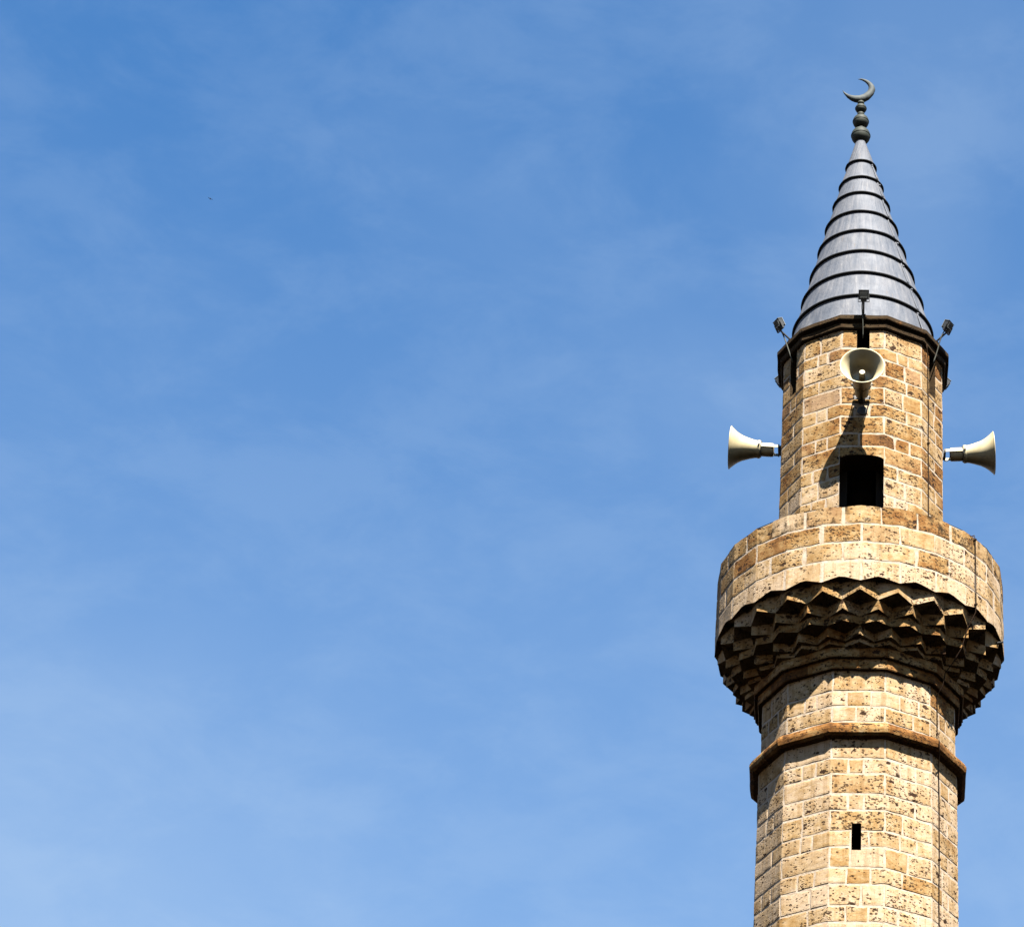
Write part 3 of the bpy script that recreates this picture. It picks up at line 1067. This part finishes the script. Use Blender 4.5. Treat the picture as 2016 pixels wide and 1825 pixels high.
# ------------------------------------------------------------------ loudspeakers
def build_horn():
    root = empty("loudspeaker")
    X0 = 0.558
    bell = MB()
    outer = [(0.095, 0.258), (0.098, 0.285), (0.104, 0.31), (0.113, 0.345), (0.136, 0.418), (0.158, 0.462), (0.180, 0.494), (0.205, 0.524), (0.224, 0.545), (0.231, 0.552)]
    rim = [(0.236, 0.553), (0.238, 0.557), (0.236, 0.561), (0.231, 0.562)]
    inner = [(0.222, 0.556), (0.203, 0.533), (0.177, 0.502), (0.155, 0.470), (0.134, 0.430), (0.118, 0.392), (0.106, 0.366), (0.092, 0.352), (0.060, 0.346), (0.030, 0.344)]
    bell.lathe(outer + rim + inner, 56, axis='X')
    bell.build("bell", M_CREAM, root, smooth=True, sharp=70)
    col = MB()
    col.lathe([(0.088, 0.226), (0.096, 0.229), (0.100, 0.236), (0.100, 0.253), (0.097, 0.262), (0.090, 0.264)], 48, axis='X')
    c = col.build("collar", M_CREAM, root, smooth=True, sharp=40)
    gs = MB()
    gs.lathe([(0.076, 0.217), (0.089, 0.218), (0.090, 0.228), (0.080, 0.229)], 48, axis='X')
    gs.build("gasket", M_DARK, root, smooth=True, sharp=40)
    drv = MB()
    drv.lathe([(0.004, 0.083), (0.060, 0.083), (0.070, 0.087), (0.074, 0.098), (0.075, 0.14), (0.075, 0.217), (0.073, 0.222)], 40, axis='X')
    drv.build("driver", M_CREAM, root, smooth=True, sharp=35)
    plug = MB()
    plug.lathe([(0.034, 0.335), (0.032, 0.38), (0.031, 0.448), (0.028, 0.452), (0.010, 0.4525), (0.006, 0.449), (0.001, 0.449)], 28, axis='X')
    plug.build("throat_tube", M_CREAM, root, smooth=True, sharp=40)
    for s in (-1, 1):
        st = MB()
        st.box((0.030, s * 0.084 - 0.003, -0.017), (0.250, s * 0.084 + 0.003, 0.017), bevel=0.0015)
        so = st.build("bracket_arm", M_CREAM, root)
        bo = MB()
        bo.tube([(0.244, s * 0.080, 0.0), (0.244, s * 0.112, 0.0)], 0.011, 8)
        bo.build("bolt", M_DARK, so)
    cb = MB()
    cb.box((0.022, -0.090, -0.024), (0.034, 0.090, 0.024), bevel=0.002)
    cb.box((0.012, -0.035, -0.045), (0.0215, 0.035, 0.045), bevel=0.002)
    cb.tube([(0.028, -0.093, 0.0), (0.028, 0.093, 0.0)], 0.010, 8)
    cb.build("crossbar", M_DARK, root)
    wp = MB()
    wp.box((-0.01, -0.03, -0.055), (0.0115, 0.03, 0.055), bevel=0.003)
    wp.tube([(0.0, 0, -0.005), (0.028, 0, -0.005)], 0.016, 8)
    wp.build("wall_plate", M_DARK, root)
    ld = MB()
    pts = []
    for k in range(12):
        f = k / 11
        pts.append((0.085 - 0.083 * f, 0.02 * math.sin(f * 3.0), -0.02 - 0.05 * math.sin(f * math.pi)))
    ld.tube(pts, 0.004, 6)
    ld.build("speaker_lead", M_DARK, root, smooth=True)
    return root
GH = "loudspeakers round the upper shaft"
horn = build_horn()
APX = 0.868
TILT = math.radians(-3.5)
horns = [
    (horn, (-0.008, -APX - 0.004, 19.125 + H), -math.pi / 2, "cream horn loudspeaker facing the viewer above the doorway"),
    (copy_thing(horn), (-APX - 0.004, 0, 19.06 + H), math.pi, "cream horn loudspeaker on the left side of the upper shaft, pointing left"),
    (copy_thing(horn), (APX + 0.004, 0, 19.03 + H), 0.0, "cream horn loudspeaker on the right side of the upper shaft, pointing right"),
]
for o, loc, rz, lab in horns:
    o.location = loc
    o.rotation_euler = (0, TILT, rz)
    tag(o, lab, "loudspeaker", GH)
# a capped pipe end in the wall below the front loudspeaker
cap = MB()
cap.tube([(0, 0.02, 0), (0, -0.012, 0), (0, -0.016, 0)], [0.054, 0.054, 0.046], 28)
pc = cap.build("pipe_cap", M_DARK, minaret, smooth=True, sharp=40, loc=(0.0, -APX, 18.975 + H))

# ------------------------------------------------------------------ flood lamps on the cornice
def build_lamp():
    """local +Y points away from the tower, origin on the cornice's outer edge"""
    root = empty("flood_lamp")
    pole = MB()
    pole.tube([(0, -0.05, -0.005), (0, 0.0, 0.025), (0, 0.128, 0.105), (0, 0.150, 0.128)], 0.0125, 10)
    pole.build("pole", M_DARK, root, smooth=True, sharp=40)
    ft = MB()
    ft.box((-0.03, -0.075, -0.006), (0.03, -0.005, 0.004), bevel=0.002)
    ft.build("foot_plate", M_DARK, root)
    T = Matrix.Translation((0, 0.150, 0.185)) @ Matrix.Rotation(math.radians(-28), 4, 'X')
    hs = MB()
    # tapered tray: deep at the back, open towards the tower and downwards
    x, d, hgt = 0.066, 0.046, 0.046
    hs.box((-x, 0.004, -hgt), (x, 0.012, hgt), M=T)
    for (lo, hi) in (((-x, -d, -hgt), (-x + 0.006, 0.004, hgt)), ((x - 0.006, -d, -hgt), (x, 0.004, hgt)),
                     ((-x + 0.006, -d, hgt - 0.006), (x - 0.006, 0.004, hgt)), ((-x + 0.006, -d, -hgt), (x - 0.006, 0.004, -hgt + 0.006))):
        hs.box(lo, hi, M=T)
    ho = hs.build("housing", M_LAMP, root)
    cf = MB()
    for k in range(5):                               # cooling fins across the back
        u = -0.030 + 0.015 * k
        cf.box((-x * 0.82, 0.0125, u - 0.0022), (x * 0.82, 0.030, u + 0.0022), M=T)
    cf.box((-x * 0.7, 0.0125, -hgt + 0.001), (x * 0.7, 0.034, -hgt + 0.010), M=T)
    cf.build("cooling_fins", M_LAMPRIM, ho)
    rm = MB()
    e = 0.007
    for (lo, hi) in (((-x - e, -d - 0.008, hgt - 0.002), (x + e, -d - 0.001, hgt + e)), ((-x - e, -d - 0.008, -hgt - e), (x + e, -d - 0.001, -hgt + 0.002)),
                     ((-x - e, -d - 0.008, -hgt + 0.002), (-x + 0.004, -d - 0.001, hgt - 0.002)), ((x - 0.004, -d - 0.008, -hgt + 0.002), (x + e, -d - 0.001, hgt - 0.002))):
        rm.box(lo, hi, M=T)
    rm.box((-x - e, -d - 0.010, hgt + e), (x + e, 0.018, hgt + e + 0.005), M=T)       # rain hood
    rm.build("front_rim", M_LAMPRIM, ho)
    gl = MB()
    gl.box((-x + 0.006, -d + 0.004, -hgt + 0.006), (x - 0.006, -d + 0.008, hgt - 0.006), M=T)
    gl.build("glass", M_GLASS, ho)
    jb = MB()
    jb.box((-0.042, -0.020, -hgt - 0.034), (0.042, 0.020, -hgt - 0.0005), M=T, bevel=0.004)
    jb.build("junction_box", M_DARK, root)
    yk = MB()
    for s in (-1, 1):
        yk.box((s * 0.078 - 0.003, -0.012, -0.085), (s * 0.078 + 0.003, 0.012, 0.01), M=T)
    yk.box((-0.081, -0.012, -0.091), (0.081, 0.012, -0.085), M=T)
    yk.build("yoke", M_DARK, root)
    cb = MB()
    pts = []
    P0, P1, P2, P3 = Vector((0.018, 0.10, 0.125)), Vector((0.035, 0.03, 0.02)), Vector((0.0, 0.03, -0.06)), Vector((0.006, -0.07, -0.33))
    for k in range(15):
        f = k / 14
        pts.append(P0 * (1 - f) ** 3 + P1 * 3 * f * (1 - f) ** 2 + P2 * 3 * f * f * (1 - f) + P3 * f ** 3)
    cb.tube(pts, 0.0085, 6)
    cb.build("power_cable", M_CABLE, root, smooth=True)
    return root
lamp = build_lamp()
GL = "flood lamps round the cornice"
labs = {0: "flood lamp on a leaning pole in front of the grey cone, above a horn loudspeaker",
        300: "flood lamp sticking up against the sky beside the left foot of the grey cone",
        60: "flood lamp sticking up against the sky beside the right foot of the grey cone",
        240: "flood lamp half hidden behind the left end of the blackened cornice",
        120: "flood lamp half hidden behind the right end of the blackened cornice"}
first = True
for ang, lab in labs.items():
    o = lamp if first else copy_thing(lamp)
    first = False
    a = math.radians(ang)
    R = 0.945
    o.location = (R * math.sin(a), -R * math.cos(a), 20.215 + H)
    o.scale = (0.78, 0.90, 0.86)
    o.rotation_euler = (0, 0, a + math.pi)       # local +Y turned outwards
    tag(o, lab, "flood lamp", GL)

# ------------------------------------------------------------------ lightning conductor down the right side
def wall_pt(x, pr, z, out=0.014):
    """point on a 12-sided wall at sideways distance x on the side towards the viewer"""
    k = 2 if x > pr.ap * (1 / math.cos(math.pi / 12)) * math.sin(math.radians(45)) else 1
    a = math.radians(30 * k)
    u = (x - math.sin(a) * pr.ap) / math.cos(a)
    return pr.at(k * pr.w + u, z, out)
def rad_pt(deg, r, z):
    a = math.radians(deg)
    return Vector((r * math.sin(a), -r * math.cos(a), z + H))
path = [rad_pt(48, 0.93, 20.06), rad_pt(49, 0.92, 20.0)]
for z in (19.9, 19.6, 19.2, 18.8, 18.4, 18.0, 17.6, 17.42):
    path.append(wall_pt(0.70 + RNG.uniform(-0.006, 0.006), pu, z))
path += [rad_pt(51, 1.05, 17.44), rad_pt(51, 1.28, 17.375), rad_pt(51, 1.50, 17.36), rad_pt(51, 1.512, 17.30)]
for z in (17.1, 16.9, 16.7, 16.52):
    path.append(rad_pt(51 + RNG.uniform(-0.2, 0.2), 1.512, z))
path += [rad_pt(51, 1.505, 16.43), rad_pt(51, 1.40, 16.28), rad_pt(51, 1.33, 16.08), rad_pt(51, 1.20, 15.93), rad_pt(51, 1.115, 15.86), rad_pt(51, 1.085, 15.72)]
for z in (15.65, 15.4, 15.2):
    path.append(wall_pt(0.775, pn_, z))
path += [wall_pt(0.785, Prism(12, 1.05), 15.09), wall_pt(0.79, Prism(12, 1.095), 15.0), wall_pt(0.79, Prism(12, 1.07), 14.90)]
for k in range(26):
    path.append(wall_pt(0.788 + RNG.uniform(-0.005, 0.005), ps, 14.8 - k * 0.5))
cb = MB()
cb.tube(path, 0.0054, 8)
cable = cb.build("lightning_cable", M_WIRE, smooth=True)
tag(cable, "thin dark conductor cable running down the right side of the stone minaret", "cable")
for p in (path[5], path[13], path[17], path[26], path[32], path[36]):
    c = MB()
    d = Vector((p.x, p.y, 0)).normalized()
    c.tube([p - d * 0.02 + Vector((0, 0, 0.0)), p + d * 0.012], 0.013, 8)
    c.build("cable_clip", M_WIRE, cable)

# ------------------------------------------------------------------ a distant bird in the open sky
bd = MB()
W2 = 0.42
def wing(s):
    st = [(0.03, 0.10, -0.06, 0.0), (0.14, 0.10, -0.03, 0.05), (0.26, 0.06, -0.05, 0.06), (0.36, -0.02, -0.10, 0.04), (0.43, -0.13, -0.14, 0.02)]
    up, dn = [], []
    for (x, y0, y1, z) in st:
        up.append((bd.vert((s * x, y0, z + 0.006)), bd.vert((s * x, y1, z + 0.003))))
        dn.append((bd.vert((s * x, y0, z - 0.006)), bd.vert((s * x, y1, z - 0.003))))
    for k in range(len(st) - 1):
        bd.face((up[k][0], up[k][1], up[k + 1][1], up[k + 1][0]))
        bd.face((dn[k][0], dn[k + 1][0], dn[k + 1][1], dn[k][1]))
        bd.face((up[k][0], up[k + 1][0], dn[k + 1][0], dn[k][0]))
        bd.face((up[k][1], dn[k][1], dn[k + 1][1], up[k + 1][1]))
wing(1); wing(-1)
bd.tube([(0, 0.25, 0), (0, 0.21, 0), (0, 0.14, 0.01), (0, 0.05, 0), (0, -0.08, 0), (0, -0.17, 0), (0, -0.30, 0.01)],
        [0.006, 0.032, 0.042, 0.062, 0.05, 0.026, 0.034], 12)
bird = bd.build("bird", M_FEATHER, smooth=True, sharp=50)
dirv = Vector(((414 - 1696.5) / 6000.0, (912.5 - 392) / 6000.0, -1.0))
dirv = (cam.matrix_world.to_3x3() @ dirv).normalized()
bird.location = cam.matrix_world.translation + dirv * 480.0
bird.rotation_euler = (math.radians(8), math.radians(12), math.radians(25))
tag(bird, "tiny dark bird gliding far off in the open blue sky", "bird")
